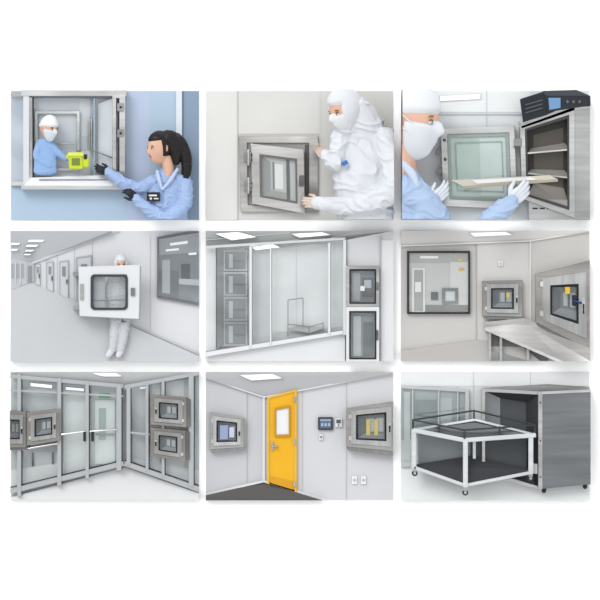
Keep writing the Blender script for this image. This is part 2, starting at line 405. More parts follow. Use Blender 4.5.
# =====================================================  PHOTO 2
CLIP=(206,91,393,220)
with G('wall_back'):
    R('wall_surface',206,91,393,220,-0.4,0.5,M((219,218,214),0.5,0,0.02)); R('wall_panel_left',206,91,237,220,0,1.0,M((229,228,225),0.5))
    R('panel_seam',237,91,238.2,220,0,1.4,M((198,197,192))); R('wall_panel_top',238.2,91,320,134,0,0.9,M((223,222,219),0.5))
with G('pass_through_box'):
    ST=steel(188,3)
    ring('wall_flange',[(239,136),(318,136),(318,213),(241,212)],[(247,143),(309,143),(309,207),(248,205)],0.5,4,ST,0.3)
    Q('chamber_back',[(247,143),(309,143),(309,207),(248,205)],0.5,1.5,M((170,170,168),0.4)); R('chamber_dark',305,145,309,206,1,2.6,M((94,94,94)))
    R('chamber_shelf',297,196,309,199,2,5,steel(190))
    qd=[(251,144),(304,150),(305,214),(252,204)]
    ring('door_frame',sub(qd,0,0,1,1),sub(qd,.17,.17,.85,.85),4,12,steel(202,2),0.4)
    ring('door_gasket',sub(qd,.155,.155,.865,.865),sub(qd,.19,.19,.83,.83),5,12.6,M((110,110,108)),0.2)
    Q('door_window_view',sub(qd,.16,.16,.86,.86),4,9,M((196,196,194),0.3))
    Q('view_side_wall',[pt(qd,.19,.19),pt(qd,.36,.26),pt(qd,.36,.72),pt(qd,.19,.83)],8,9.5,M((150,151,150),0.3)); Q('view_rear_window',sub(qd,.44,.28,.60,.68),8,9.6,M((228,228,226)))
    Q('view_dark_edge',sub(qd,.66,.19,.72,.83),8,10,M((84,86,87),0.3)); Q('view_floor',[pt(qd,.36,.72),pt(qd,.66,.72),pt(qd,.66,.83),pt(qd,.19,.83)],8,9.8,M((166,166,164),0.3,.3)); Q('view_rim',sub(qd,.40,.26,.43,.70),8,9.8,M((120,122,122)))
    Q('door_glass',sub(qd,.17,.17,.85,.85),11,11.3,GL(fac=0.08))
    for y in (158,186):
        R('hinge',244,y-5,253,y+5,4,12,steel(160),0.5); T('hinge_pin',[(248.5,y-7,12.5),(248.5,y+7,12.5)],1.3,steel(205))
        for dy in (-2.5,2.5): BALL('screw',(251.3,y+dy,12.4),.7,DARK)
    R('latch',299,176,304,187,12,15,steel(120),0.4)
with G('cleanroom_worker'):
    head((345,112,32),42,54,20,SK,LIP,hood=COVER,mask=M((232,234,236),0.7),brow=(90,70,55))
    blob('coverall',[([(364,124,24),(362,146,24),(362,178,24),(366,235,24)],[(20,12),(29,15),(29,16),(28,16)]),
        ([(356,112,30),(362,124,28),(364,135,26)],[(15,12),(18,12),(22,12)]),
        ([(344,134,28),(338,150,32),(336,166,34),(327,158,35)],[11,9.5,8,6.2]),
        ([(386,142,30),(394,170,36),(384,196,40),(352,206,40),(320,204,36)],[14,13,12,10,6.5])],[],COVER,0.75,5,2.0,0.07)
    T('hood_seam',[(330,127,37),(342,134,42.5),(356,134,42.5)],[0.5]*3,M((205,209,215),0.6),8,4)
    bar('chest_logo',(342,166),(347,163),4,40,44,M((60,120,200),0.5))
    GV=M((224,204,188),0.5,0,0.04,8)
    hand('glove_upper',(327,158,35),(-0.75,-0.62,-0.25),(-0.2,0.8,0.5),20,0.5,GV,flip=-1,voxel=0.3)
    hand('glove_lower',(319,204,36),(-1,-0.05,-0.35),(0.1,-1,0.1),25,0.45,GV,flip=-1,voxel=0.35)
    T('cuff_lower',[(321,204,36.2),(317,204,35.8)],[6.6,6.6],COVER,16); T('cuff_upper',[(328,159.5,35),(325.5,156.5,35)],[6,6],COVER,16)

# =====================================================  PHOTO 3
CLIP=(401,91,589,220)
with G('wall_back'):
    R('wall_surface',401,91,589,220,-0.4,0.5,M((228,232,234),0.5,0,0.02)); R('wall_upper',436,91,530,112,0,0.9,M((240,243,244),0.5,0,0.02))
    R('panel_seam',486,91,487.2,132,0,1.2,M((210,215,218))); R('shelf_line',436,113,530,114.5,0,2,M((212,217,221)))
    R('far_bench',440,196,530,220,0,1.4,M((212,217,220),0.5))
light_fixture('ceiling_light',[(440,96),(480,94),(480,99),(440,101)],1.6,0.3)
with G('vacuum_oven'):
    Q('side_panel',[(573,104),(589,98),(589,220),(574,220)],1,14,steel(180),0.2)
    Q('top_cover',[(518,122),(560,108),(589,98),(589,109),(573,111),(521,129)],1,15,steel(205))
    R('base_panel',528,200,589,221,1,12,steel(185))
    q=[(519,127),(574,107),(574,219),(521,199)]
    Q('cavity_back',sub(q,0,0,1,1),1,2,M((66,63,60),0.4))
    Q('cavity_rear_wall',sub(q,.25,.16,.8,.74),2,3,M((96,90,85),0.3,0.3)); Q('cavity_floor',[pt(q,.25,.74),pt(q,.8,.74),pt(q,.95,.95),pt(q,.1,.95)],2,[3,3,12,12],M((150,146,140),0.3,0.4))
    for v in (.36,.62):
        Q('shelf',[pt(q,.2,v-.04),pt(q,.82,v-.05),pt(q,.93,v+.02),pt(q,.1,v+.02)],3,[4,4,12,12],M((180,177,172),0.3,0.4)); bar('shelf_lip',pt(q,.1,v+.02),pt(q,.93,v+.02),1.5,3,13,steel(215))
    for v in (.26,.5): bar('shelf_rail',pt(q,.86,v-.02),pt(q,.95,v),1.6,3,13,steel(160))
    ring('door_opening_frame',sub(q,0,0,1,1),sub(q,.09,.06,.89,.94),2,15,steel(200),0.4)
    ring('seal',sub(q,.08,.05,.90,.95),sub(q,.13,.09,.86,.91),2,14.4,M((70,70,70)),0.2)
    for k in range(6): R('vent_slot',532+k*7,208,537+k*7,209.5,11,12.6,DARK)
    d=[(440,129),(514,126),(517,210),(443,206)]
    ring('door_steel_frame',sub(d,0,0,1,1),sub(d,.09,.08,.92,.91),3,10,steel(205),0.4)
    ring('door_seal',sub(d,.09,.08,.92,.91),sub(d,.13,.12,.88,.87),3,9,M((160,173,168)),0.2)
    ring('door_seal_inner',sub(d,.19,.18,.83,.80),sub(d,.205,.195,.815,.785),5,8.2,M((150,166,160)))
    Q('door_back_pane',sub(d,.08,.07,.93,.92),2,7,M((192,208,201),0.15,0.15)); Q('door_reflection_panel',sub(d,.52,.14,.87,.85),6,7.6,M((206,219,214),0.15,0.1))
    Q('door_glass',sub(d,.10,.09,.91,.90),8.4,8.6,GL(fac=0.08))
    for v in (.2,.8):
        p=pt(d,1.02,v); R('hinge',p[0]-3,p[1]-4,p[0]+5,p[1]+4,8,16,steel(145),0.4)
    for v in (.15,.4,.75):
        p=pt(d,.05,v); BALL('door_knob',(p[0],p[1],11),1.6,steel(120))
    for v in (.3,.55):
        p=pt(d,-.02,v); R('latch_catch',p[0]-4,p[1]-3,p[0]+1,p[1]+3,6,11,steel(130),0.4)
with G('oven_controller'):
    Q('case',[(519,100),(541,93),(589,97),(589,107),(560,109),(545,116),(522,123)],14,21,M((44,48,54),0.45),0.3)
    Q('front_face',[(519,102),(543,95),(545,116),(522,123)],20,22,M((34,38,44),0.4),0.2)
    Q('vented_lid',[(541,92),(575,91),(589,97),(545,97)],18,21.5,M((66,72,78),0.5))
    Q('control_face',[(545,97),(586,98),(586,107),(546,113)],20,22.5,M((40,44,50),0.4))
    Q('display',[(547,99),(559,99),(559,109),(548,111)],22,23.2,M((110,150,190),0.3,emit=0.1))
    for k in range(3): BALL('knob',(566+6*k,103,23),1.7,M((100,104,110),0.3))
    for k in range(3): bar('face_slot',(524,106+4*k),(541,101+4*k),1,21,22.6,M((90,98,108)))
with G('sample_tray'):
    Q('tray_plate',[(450,181),(548,176),(556,180),(462,187)],26,28,M((216,210,196),0.35,0.3)); Q('tray_lip',[(462,187),(556,180),(556,182.4),(462,189.4)],26,29,M((180,172,154),0.35,0.3)); Q('tray_content',[(470,181),(530,178),(536,180.5),(476,184.5)],27,29,M((238,239,238),0.5))
with G('lab_technician'):
    SK3=M((232,188,165),0.5,0,0.04,4)
    head((408,122,36),72,-72,10,SK3,EARH,cap=M((236,239,242),0.7,0,0.02,6,bump=0.2),mask=M((232,236,241),0.7,0,0.02,6,bump=0.15),iris=(90,110,130),brow=(150,120,95))
    blob('neck',[([(398,145,32),(396,170,30)],[18,20])],[],SK3,1,2)
    LC=M((178,200,231),0.75,0,0.04,5,bump=0.1)
    blob('lab_coat',[([(396,172,30),(394,200,30),(394,235,30)],[(22,12),(36,16),(44,18)]),([(404,188,34),(424,205,38),(440,225,38)],[18,15,12]),
        ([(420,222,40),(426,212,40),(431,203,38)],[11,9,7.5]),
        ([(470,240,38),(492,218,38),(508,204,36)],[12,11,8.5])],[],LC,0.9,5,1.9,0.07)
    blob('collar',[([(400,164,46),(411,176,47),(416,190,47)],[4,4.5,2.5])],[],M((208,220,240),0.7),0.6,2)
    GW=M((226,232,240),0.5,0,0.02,6,bump=0.05)
    hand('glove_left',(430,203,38),(0.85,-0.72,-0.15),(-0.3,-1,0.3),32,0.42,GW,voxel=0.45)
    hand('glove_right',(508,203,36),(0.75,-0.62,-0.15),(-0.7,-0.7,0.4),36,0.42,GW,voxel=0.45)

# =====================================================  PHOTO 4
CLIP=(11,231,199,361)
with G('wall_right'):
    R('wall_surface',11,231,199,361,-0.4,0.5,M((223,224,227),0.5,0,0.02))
    for x in (46,57,74,92,150): R('panel_seam',x,236,x+0.8,352,0,0.9,M((200,202,206)))
    Q('skirting',[(34,282),(199,352),(199,355),(34,283.5)],0,1.6,M((208,210,213)))
with G('ceiling'):
    Q('ceiling_surface',[(11,231),(112,231),(32,262),(11,264)],0,[9,9,1,1],M((190,193,198),0.5))
    Q('ceiling_edge',[(112,231),(120,231),(33,264),(32,262)],0,2.5,M((208,210,214)))
with G('floor'):
    Q('floor_surface',[(11,284),(32,282),(199,356),(199,361),(11,361)],0,[1,1,8,9,9],M((200,202,205),0.2,0,0.03))
for (x,y,w,h) in [(36,234,20,2.6),(30,240,15,2),(28,245,11,1.7),(27,250,8,1.4),(26,254,6,1.1)]:
    light_fixture('ceiling_light',[(x,y),(x+w,y),(x+w-3,y+h),(x-2,y+h)],7,0.8)
for (x,y,w,h) in [(11,236,12,2.2),(12,243,9,1.8),(12,249,7,1.5)]:
    light_fixture('ceiling_light',[(x,y),(x+w,y),(x+w-2,y+h),(x-1,y+h)],7,0.8)
with G('wall_left'):
    Q('wall_surface',[(11,258),(28,262),(28,283),(11,290)],0,2,M((196,198,202),0.5)); R('wall_window_band',11,264,24,278,1,2.5,M((168,173,180),0.3))
    for x in (15,20): R('mullion',x,262,x+1,284,2,3.2,M((220,221,224)))
with G('wall_end'):
    R('end_surface',26,262,34,282,0,2.2,M((186,189,194),0.5)); R('end_door',28,266,32,282,2,2.8,M((146,150,156)))
def small_door(q,col=(212,214,218)):
    with G('door_1'):
        Q('leaf',q,0.5,2,M(col,0.45)); ring('door_jamb',sub(q,-.06,-.02,1.06,1.0),sub(q,.02,.01,.98,.995),0.5,2.6,M((180,183,188),0.4))
        Q('vision_panel',sub(q,.28,.14,.72,.42),1.5,2.5,M((140,150,160),0.25)); p=pt(q,.85,.55); R('handle',p[0]-.5,p[1]-2.2,p[0]+.5,p[1]+2.2,2,4,steel(120))
small_door([(60,262),(68,261),(68,299),(60,295)])
small_door([(36,264),(40,264),(40,286),(36,284)])
small_door([(77,258),(91,256),(91,311),(77,304)])
small_door([(47,263),(53,262),(53,292),(47,289)])
with G('window_1'):
    q=[(157,237),(201,229),(201,306),(157,298)]
    ring('frame',sub(q,0,0,1,1),sub(q,.04,.03,1,.97),0.5,4,M((120,123,128),0.4))
    Q('dark_room',sub(q,.03,.03,1,.97),0.5,2.4,M((120,124,129),0.3)); Q('room_ceiling',sub(q,.05,.04,1,.3),1,2.8,M((150,154,158),0.3)); Q('room_wall',sub(q,.05,.55,.5,.96),1,2.7,M((98,102,107),0.3))
    for (u0,v0,u1,v1) in ((.3,.13,.7,.17),(.2,.22,.5,.25),(.72,.3,.9,.33)): Q('room_light',sub(q,u0,v0,u1,v1),1.5,3.2,M((235,238,240),0.4,emit=.2))
    Q('bench',sub(q,.5,.66,1,.74),1.5,3,M((180,184,188))); Q('bench_unit',sub(q,.55,.45,.75,.66),1.5,3.1,M((66,70,76))); Q('far_door',sub(q,.12,.38,.3,.9),1.5,3.0,M((166,170,174)))
    Q('glass',sub(q,.04,.04,1,.96),3,3.6,GL(fac=0.10))
with G('cleanroom_worker'):
    head((121,265,11),19,-10,8,SK,LIP,hood=COVER,mask=WHITE)
    blob('coverall',[([(121,273,10),(120,284,10),(120,304,10),(120,320,10)],[(8,5),(11,5.5),(10.5,5.5),(10,5.5)]),([(113,278,10),(109,292,11),(113,304,12)],[4.6,4,3]),([(129,278,10),(132,294,11),(128,312,13)],[4.6,4,3]),
        ([(116,316,10),(115,335,11),(113,350,12)],[6,5,4]),([(125,316,10),(124,334,11),(121,350,12)],[6,5,4])],[],M((206,209,213),0.7,0,0.02),0.45,3,0.6,0.2)
    for x,s in ((112,-1),(121,-.6)): blob('overshoe',[([(x,351,12),(x+s*3,355,14)],[3.6,3])],[],M((222,224,228),0.7),0.5,2)
    hand('glove',(127,314,14),(-0.4,1,0),(-1,0,0.3),11,0.5,M((96,98,102),0.6),voxel=0.22)
with G('pass_through_window'):
    o=[(80,267),(141,265),(140,319),(81,316)]
    FR=M((226,228,231),0.4)
    ring('cabinet_face',o,[(93,276),(128,275),(127,309),(94,308)],20,26,FR,0.5)
    R('wall_bracket_top',74,272,83,276,0.5,22,steel(170),0.3); R('wall_bracket_bottom',74,306,83,310,0.5,22,steel(170),0.3)
    Q('cabinet_side',[(138.5,266),(142,267),(141,320),(137.5,319)],20,25,M((166,169,174)))
    ring('rubber_gasket',rrect(92,274.5,129,310,4),rrect(94.5,277,126.5,307.5,3),20,27,M((64,67,72)),0)
    R('glass',94,277,127,308,22,22.3,GL(fac=0.12)); R('inner_back_panel',94,277,106,308,19.8,21,M((170,174,180),0.4))
    T('inner_bar',[(96,300,21.5),(125,300,21.5)],0.7,steel(160))
    R('hinge_plate',81.5,284,85,300,26,27.5,steel(190),0.2); R('latch',132,288,136,296,26,28,steel(150),0.3)

# =====================================================  PHOTO 5
CLIP=(206,231,393,361)
with G('wall_back'):
    R('wall_surface',206,231,393,361,-0.4,0.5,M((212,214,215),0.5,0,0.02)); R('wall_inner_room',272,244,344,332,0,1,M((224,225,226),0.5)); R('wall_inner_left',249,248,272,340,0,1,M((206,208,210),0.5))
    R('panel_seam',296,247,296.8,330,0.5,1.3,M((206,208,210))); R('pilaster_left',206,246,216,361,0,5,M((226,227,229),0.5))
with G('ceiling'):
    Q('ceiling_surface',[(206,231),(393,231),(393,234),(335,240),(290,248),(206,249)],0,[8,8,6,2,1,1],M((182,184,184),0.5))
    for a,b in (((206,240),(290,233)),((240,249),(330,234)),((286,248),(360,232))): bar('ceiling_grid_rail',a,b,0.7,5,7.4,M((206,208,209)))
light_fixture('ceiling_light',[(216,234),(238,232.5),(256,237),(232,240)],9,0.8)
light_fixture('ceiling_light',[(249,246),(272,244),(280,247.5),(256,250)],7,0.7)
light_fixture('ceiling_light',[(292,234),(322,232.5),(330,235),(300,237.5)],9,0.5)
with G('floor'):
    Q('floor_inner',[(217,346),(250,338),(345,326),(345,334),(206,358),(206,352)],0,[2,1,1,4,5,5],M((188,190,192),0.25)); Q('floor_sill',[(206,354),(345,331),(345,361),(206,361)],0,7,M((228,230,232),0.4))
with G('stainless_cabinet'):
    Q('carcass_side',[(217,247),(223,250),(223,345),(217,349)],1,8,steel(135))
    R('carcass',222,249,249,347,1,6,steel(165))
    for y0,y1 in ((250,271),(272,296),(297,321),(322,346)):
        ring('door_frame',rect(223.5,y0,247.5,y1),rect(225.5,y0+2,245.5,y1-2),5,8,steel(178),0.3)
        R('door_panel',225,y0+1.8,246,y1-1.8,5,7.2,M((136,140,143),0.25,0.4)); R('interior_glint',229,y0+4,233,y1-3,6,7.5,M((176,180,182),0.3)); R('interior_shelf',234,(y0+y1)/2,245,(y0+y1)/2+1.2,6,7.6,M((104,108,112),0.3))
with G('steel_stand'):
    LG=M((136,140,143),0.35,0.4)
    q=[(287,329),(302,325),(324,328),(309,333)]
    Q('top',q,3,7,steel(180))
    for a,b in (((288,330),(288,300)),((303,325),(303,298)),((323,327),(323,322)),((309,333),(309,326))): T('upright',[(a[0],a[1],7.5),(b[0],b[1],7.5)],0.45,LG)
    for a,b in (((288,300),(303,298)),((288,324),(309,327)),((309,327),(323,323))): T('rail',[(a[0],a[1],7.5),(b[0],b[1],7.5)],0.45,LG)
    for x,y in ((288,330),(309,333),(323,328)): T('leg',[(x,y,7),(x,y+6,7)],0.5,LG)
with G('window_1'):
    for x,w,y0,y1 in ((249.5,2.6,247,350),(270,1.6,248,346),(328,2.4,243,336),(343,3,240,336)):
        R('mullion',x,y0,x+w,y1-1,9,12.5,M((230,231,233),0.4),0.3); R('mullion_gasket',x+w,y0,x+w+.6,y1-4,9,10.6,M((150,153,156)))
    Q('bottom_rail',[(206,352),(345,330),(345,333.5),(206,356.5)],9,12.2,M((232,233,235),0.4)); Q('top_rail',[(206,246),(345,237.6),(345,240),(206,248.6)],9,12.2,M((212,214,216),0.4))
    Q('bottom_gasket',[(206,351.2),(345,329.2),(345,330),(206,352.2)],9,11.6,M((150,153,156)))
    Q('glass',[(206,248),(345,240),(345,331),(206,353)],10,10.4,GL(fac=0.09))
with G('wall_right'):
    Q('wall_surface',[(346,240),(393,231),(393,361),(346,361)],0.5,8,M((218,219,221),0.5)); R('wall_panel_far',380,240,393,361,1,9,M((229,230,232),0.5)); R('corner_trim',380,236,381.2,361,8,10,M((190,192,195)))
with G('pass_through_tower'):
    ring('upper_frame',rect(346,266,379,307),rect(349.5,269.5,375.5,303.5),8.2,17,steel(182),0.4); R('upper_cavity',349,269,376,304,8.2,12,M((116,120,123),0.3))
    R('upper_inner_panel',352,273,360,301,11,12.6,M((156,160,162),0.3)); R('upper_box',362,278,373,297,11,13,M((80,84,88))); R('upper_screen',364,280,371,288,12,13.6,M((170,180,186)))
    R('upper_glass',350,270,375,303,15,15.3,GL(fac=0.09)); R('control_strip',360,286,364.5,291,16,18.5,M((228,230,233),0.4),0.3)
    ring('lower_frame',rect(346,307,379,361.5),rect(349.5,311.5,375.5,358.5),8.2,17,M((230,231,233),0.4),0.4); R('lower_cavity',349,311,376,359,8.2,12,M((140,145,148),0.3))
    R('lower_shelf_unit',353,316,361,356,11,13,M((178,182,184),0.3)); R('lower_dark',363,322,373,356,11,12.6,M((102,106,110))); R('lower_glass',350,312,375,358,15,15.3,GL(fac=0.09))
    ring('gasket',rect(349,311,376,359),rect(350.6,312.6,374.4,357.4),12,17.6,DARK); ring('gasket_upper',rect(349.4,269.4,375.6,303.6),rect(350.6,270.6,374.4,302.4),12,17.6,DARK)
    R('handle',376,330,378,340,16,19,steel(120),0.3); R('handle_upper',376,282,378,290,16,19,steel(120),0.3)

# =====================================================  PHOTO 6
CLIP=(401,231,589,361)
with G('wall_back'):
    R('wall_surface',401,231,589,361,-0.4,0.5,M((204,202,199),0.5,0,0.02)); R('wall_panel_mid',477,243,530,361,0,1,M((212,210,207),0.5))
    R('panel_seam',476,243,477,361,0,1.5,M((180,178,175)))
with G('wall_right'):
    Q('wall_surface',[(530,240),(589,231),(589,361),(530,361)],0,2,M((200,197,194),0.5)); R('corner_trim',529.5,240,531,330,0,3,M((226,224,221)))
with G('ceiling'):
    Q('ceiling_surface',[(401,231),(589,231),(530,241),(401,246)],0,[6,6,2,2],M((220,218,215),0.5)); bar('trim_cove',(401,246),(530,241),1.2,1,4,M((232,230,228))); bar('trim_cove_right',(530,241),(589,231.5),1.2,1,4,M((232,230,228)))
light_fixture('ceiling_light',[(470,233),(505,232),(512,235),(474,236.5)],6,0.4)
with G('floor'): Q('floor_surface',[(401,361),(401,351),(475,340),(520,345),(540,361)],0,[7,5,2,3,7],M((186,183,180),0.35))
with G('window_1'):
    ring('frame',rect(407,251,470,314),rect(409,253,468,312),0.5,5,M((48,48,50),0.4),0.3)
    R('view_wall',409,253,468,312,0.5,2.5,M((194,193,190),0.4)); R('view_ceiling',409,253,468,263,1,2.9,M((174,173,170))); R('view_wall_right',450,262,468,312,1,3,M((208,207,204),0.4))
    R('view_door',413,270,424,311,1,3.2,M((162,162,160),0.4)); ring('view_door_frame',rect(412,268,425,312),rect(414,270,423,311),1.5,3.6,M((220,219,216)))
    R('view_bench',425,305,468,312,1,3.4,M((128,128,126),0.4)); R('view_light',420,256,438,258.5,1.5,3.3,WHITE)
    ring('view_pass_box',rect(442,288,458,304),rect(445,291,455,301),1.5,4,steel(140)); R('view_pass_box_glass',445,291,455,301,1.5,3.2,M((205,208,208)))
    R('view_poster',415,282,421,292,2,3.7,M((228,228,226))); R('yellow_label',459,268,464,270.5,1.5,3.6,M((226,166,60))); R('yellow_label_b',458,259,462,261,1.5,3.6,M((234,196,70)))
    R('view_panel_box',431,292,438,300,1.5,3.6,M((96,98,100)))
    R('glass',409,253,468,312,4,4.4,GL(fac=0.07))
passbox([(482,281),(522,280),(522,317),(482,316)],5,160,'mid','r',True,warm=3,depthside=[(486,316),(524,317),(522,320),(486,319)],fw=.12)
with G('wall_switch'): R('plate',498,261,503,266,0.5,2.6,M((234,233,231)),0.2); R('rocker',499.5,262.5,501.5,264.5,2,3.2,M((200,200,198)))
with G('stainless_counter'):
    Q('top',[(484,327),(524,323),(592,349),(592,361),(562,361)],3,[12,8,14,20,20],steel(180,2)); Q('top_edge',[(484,327),(562,361),(562,364),(484,330)],3,[13,21,21,13],steel(222))
    Q('upstand',[(524,318),(592,342),(592,350),(524,324)],3,9,steel(195,2)); Q('upstand_back',[(484,322),(524,318),(524,324),(484,327.5)],3,9,steel(205,2))
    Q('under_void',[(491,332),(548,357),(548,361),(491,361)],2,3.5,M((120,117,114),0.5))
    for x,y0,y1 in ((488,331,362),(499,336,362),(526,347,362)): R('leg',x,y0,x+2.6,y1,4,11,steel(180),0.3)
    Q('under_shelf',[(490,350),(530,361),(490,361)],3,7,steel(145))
passbox([(535,274),(592,260),(592,352),(535,322)],9,160,'mid','r',False,warm=4,depthside=[(535,322),(592,352),(592,356),(537,326)],fw=.14)
with G('door_handle'):
    R('lever_base',571,295,575,306,15,18,DARK,0.4); T('lever',[(573,301,19),(580,303,20)],[1.3,0.9],M((30,60,110),0.4)); R('yellow_tag',564,287,569,294,14,15.5,M((226,190,60)),0.3)

# =====================================================  PHOTO 7
CLIP=(11,372,199,500)
with G('wall_back'):
    R('wall_surface',11,372,199,500,-0.4,0.5,M((196,200,201),0.5))
    Q('far_room_left',[(11,385),(60,388),(60,480),(11,492)],0,1,M((180,186,187),0.5)); R('far_room_mid',64,388,90,470,0,1.2,M((210,214,214),0.5)); R('far_room_end',92,386,120,466,0,1.4,M((196,205,201),0.5))
    Q('far_room_right',[(128,386),(199,376),(199,488),(128,466)],0,1,M((182,187,189),0.5)); R('far_wall_light',152,382,160,470,1,1.8,M((216,219,220))); R('far_pane_a',165,380,184,475,1,1.6,M((204,208,209)))
with G('ceiling'):
    Q('ceiling_surface',[(11,372),(199,372),(125,386),(11,374)],0,[8,8,2,7],M((202,204,205),0.5))
light_fixture('ceiling_light',[(92,373),(116,373),(122,376),(104,376)],7.5,0.7)
light_fixture('ceiling_light',[(31,383),(52,385),(52,388),(31,386)],3,0.7); light_fixture('ceiling_light',[(66,387),(84,388.5),(84,391),(66,389.5)],3,0.6); light_fixture('ceiling_light',[(140,387),(148,386),(148,388),(140,389)],3,0.5)
with G('floor'):
    Q('floor_surface',[(11,497),(125,467),(199,493),(199,500),(11,500)],0,[7,1.5,7,8,8],M((222,223,224),0.2)); Q('floor_far',[(11,470),(90,458),(90,470),(11,490)],0,1.9,M((208,210,210),0.3)); Q('floor_far_right',[(132,458),(199,470),(199,486),(132,464)],0,1.9,M((206,208,209),0.3))
with G('far_furniture'):
    R('bench',30,440,56,452,1,3,M((150,154,155))); R('bench_leg_l',32,452,34,466,1,3,RUB); R('bench_leg_r',52,452,54,464,1,3,RUB); R('equipment',36,420,52,440,1,2.6,M((122,128,130)))
    R('exit_sign',99,393,110,398,1.5,3,M((96,170,130))); R('door_leaf',95,400,115,464,1.4,2.6,M((214,219,217),0.4)); R('door_window',99,408,106,440,2,3.2,M((160,174,168),0.3)); R('door_push',96,433,114,435,2.5,4,steel(160))
with G('window_1'):
    AL=M((190,193,196),0.3,0.35)
    def post(x,w,y0,y1,n='mullion'):
        R(n,x,y0,x+w,y1,6,12,AL,0.4); R(n+'_gasket',x+w,y0+2,x+w+0.9,y1-2,6,9,M((84,88,91)))
    for x,w in ((18,4),(58,4),(86,3.5),(117,5)):
        y0=372+(x-11)*0.10; y1=498-(x-11)*0.262; post(x,w,y0+1,y1)
    bar('top_rail',(11,376),(124,386),4,6,11,AL,0.3); bar('bottom_rail',(11,491),(124,463),5,6,11,AL,0.3); bar('kick_gasket',(11,487),(124,460),1,6,9,DARK)
    bar('transom',(11,390),(124,396),1.8,6,10,AL)
    Q('glass',[(11,377),(122,387),(122,463),(11,492)],5,5.4,GL(fac=0.10))
    for a,b in (((62,434),(86,431)),((91,431),(117,429)),((11,442),(20,440)),((24,449),(58,443))): T('push_bar',[(a[0],a[1],13),(b[0],b[1],13)],1.1,steel(225))
    for x,y in ((84,436),(92,436)): R('door_lock',x,y-5,x+2.5,y+5,11,14.5,DARK,0.3)
with G('window_2'):
    for x,w in ((127,4),(146,3),(162,3),(189,5)):
        y0=387-(x-125)*0.19; y1=464+(x-125)*0.35; post(x,w,y0,y1)
    bar('top_rail',(125,387),(199,373),4,6,11,AL,0.3); bar('bottom_rail',(125,463),(199,489),5,6,11,AL,0.3); bar('kick_gasket',(125,459.6),(199,485),1,6,9,DARK)
    Q('glass',[(128,387),(199,374),(199,488),(128,464)],5,5.4,GL(fac=0.10))
    bar('mid_rail',(130,432),(150,434),2,6,11,AL)
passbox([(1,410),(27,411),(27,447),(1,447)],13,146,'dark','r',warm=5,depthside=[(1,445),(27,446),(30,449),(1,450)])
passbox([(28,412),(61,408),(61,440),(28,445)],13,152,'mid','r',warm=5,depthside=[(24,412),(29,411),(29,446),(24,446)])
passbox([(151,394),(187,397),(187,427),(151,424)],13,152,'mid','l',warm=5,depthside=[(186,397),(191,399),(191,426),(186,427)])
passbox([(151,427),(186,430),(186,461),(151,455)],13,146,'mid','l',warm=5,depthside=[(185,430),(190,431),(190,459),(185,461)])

# =====================================================  PHOTO 8
CLIP=(206,372,393,500)
with G('wall_left'):
    Q('wall_surface',[(206,372),(264,372),(264,500),(206,500)],-0.4,0.8,M((200,201,205),0.5,0,0.02)); R('panel_seam',247,390,247.8,486,0,1.2,M((180,181,185)))
with G('wall_right'):
    Q('wall_surface',[(264,372),(393,372),(393,500),(264,500)],-0.4,0.9,M((213,213,216),0.5,0,0.02))
    for x in (302,346): R('panel_seam',x,382,x+.8,500,0,1.4,M((192,192,196)))
    R('corner_trim',262.5,396,265,482,0,2.5,M((226,226,228)))
with G('ceiling'):
    Q('ceiling_surface',[(206,372),(393,372),(393,373),(264,397),(206,378)],0,[6,6,6,1.6,6],M((186,186,189),0.5)); bar('trim_cove',(206,378),(264,397),1.2,1,4,M((222,222,225))); bar('trim_cove_right',(264,397),(393,373),1.2,1,4,M((228,228,230)))
light_fixture('ceiling_light',[(240,375),(272,374),(282,378),(252,380)],7,0.4)
with G('floor'): Q('floor_surface',[(206,495),(264,482),(322,500),(206,500)],0,[7,2,8,8],M((84,80,80),0.4))
with G('baseboard_left'): bar('board',(206,494),(264,481),2.2,1,4,M((224,224,226)))
with G('baseboard_right'): bar('board',(264,481),(326,500),2.2,1,4,M((226,226,228)))
with G('door_1'):
    q=[(269,398),(295,391),(295,492),(269,484)]
    ring('door_jamb',sub(q,-.07,-.015,1.07,1.0),sub(q,.02,.01,.98,1.0),1,5,M((230,184,68),0.4),0.2)
    Q('leaf',sub(q,.02,.01,.98,.995),1,4,M((240,180,30),0.4,0,0.03)); ring('window_trim',sub(q,.22,.13,.82,.45),sub(q,.28,.155,.76,.425),3,6,M((200,146,30),0.4))
    Q('window_glass',sub(q,.26,.15,.78,.43),3,4.8,M((238,240,240),0.25)); p=pt(q,.12,.56); R('handle_plate',p[0]-1,p[1]-5,p[0]+1.2,p[1]+4,4,6,steel(200),0.2); T('handle',[(p[0],p[1],7),(p[0]+6,p[1]+.6,7.5)],0.8,steel(160))
    Q('kick_plate',sub(q,.05,.9,.95,.98),3,4.6,M((220,160,30),0.4))
    for v in (.08,.5,.92):
        p=pt(q,.98,v); R('hinge',p[0]-1,p[1]-2.5,p[0]+1,p[1]+2.5,4,6.6,steel(195))
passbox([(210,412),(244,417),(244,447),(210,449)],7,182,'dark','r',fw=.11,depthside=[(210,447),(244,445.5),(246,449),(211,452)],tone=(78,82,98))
with G('control_panel_screen'):
    R('bezel',318,417,333,430,1,4,M((70,74,82),0.4),0.4); R('display',320,419,331,428,3,4.6,M((96,112,140),0.3)); R('display_bar',320,419,331,421,4,5,M((150,166,190)))
    for k in range(3): R('tile',321+3.4*k,423,323.4+3.4*k,426,4,5,M((170,184,205)))
with G('pressure_gauge'):
    R('bezel',335,418,342,427,1,3.6,M((226,226,228),0.4),0.3); R('display',336.3,419.5,340.7,423,3,4.2,M((90,95,105))); CYL('button',(338.5,425),0.8,3,4.4,M((60,90,160)))
with G('door_bell_button'): R('plate',319,434,323,440,1,3,M((228,228,230)),0.2); CYL('button',(321,437),1,2,3.8,M((80,120,180)))
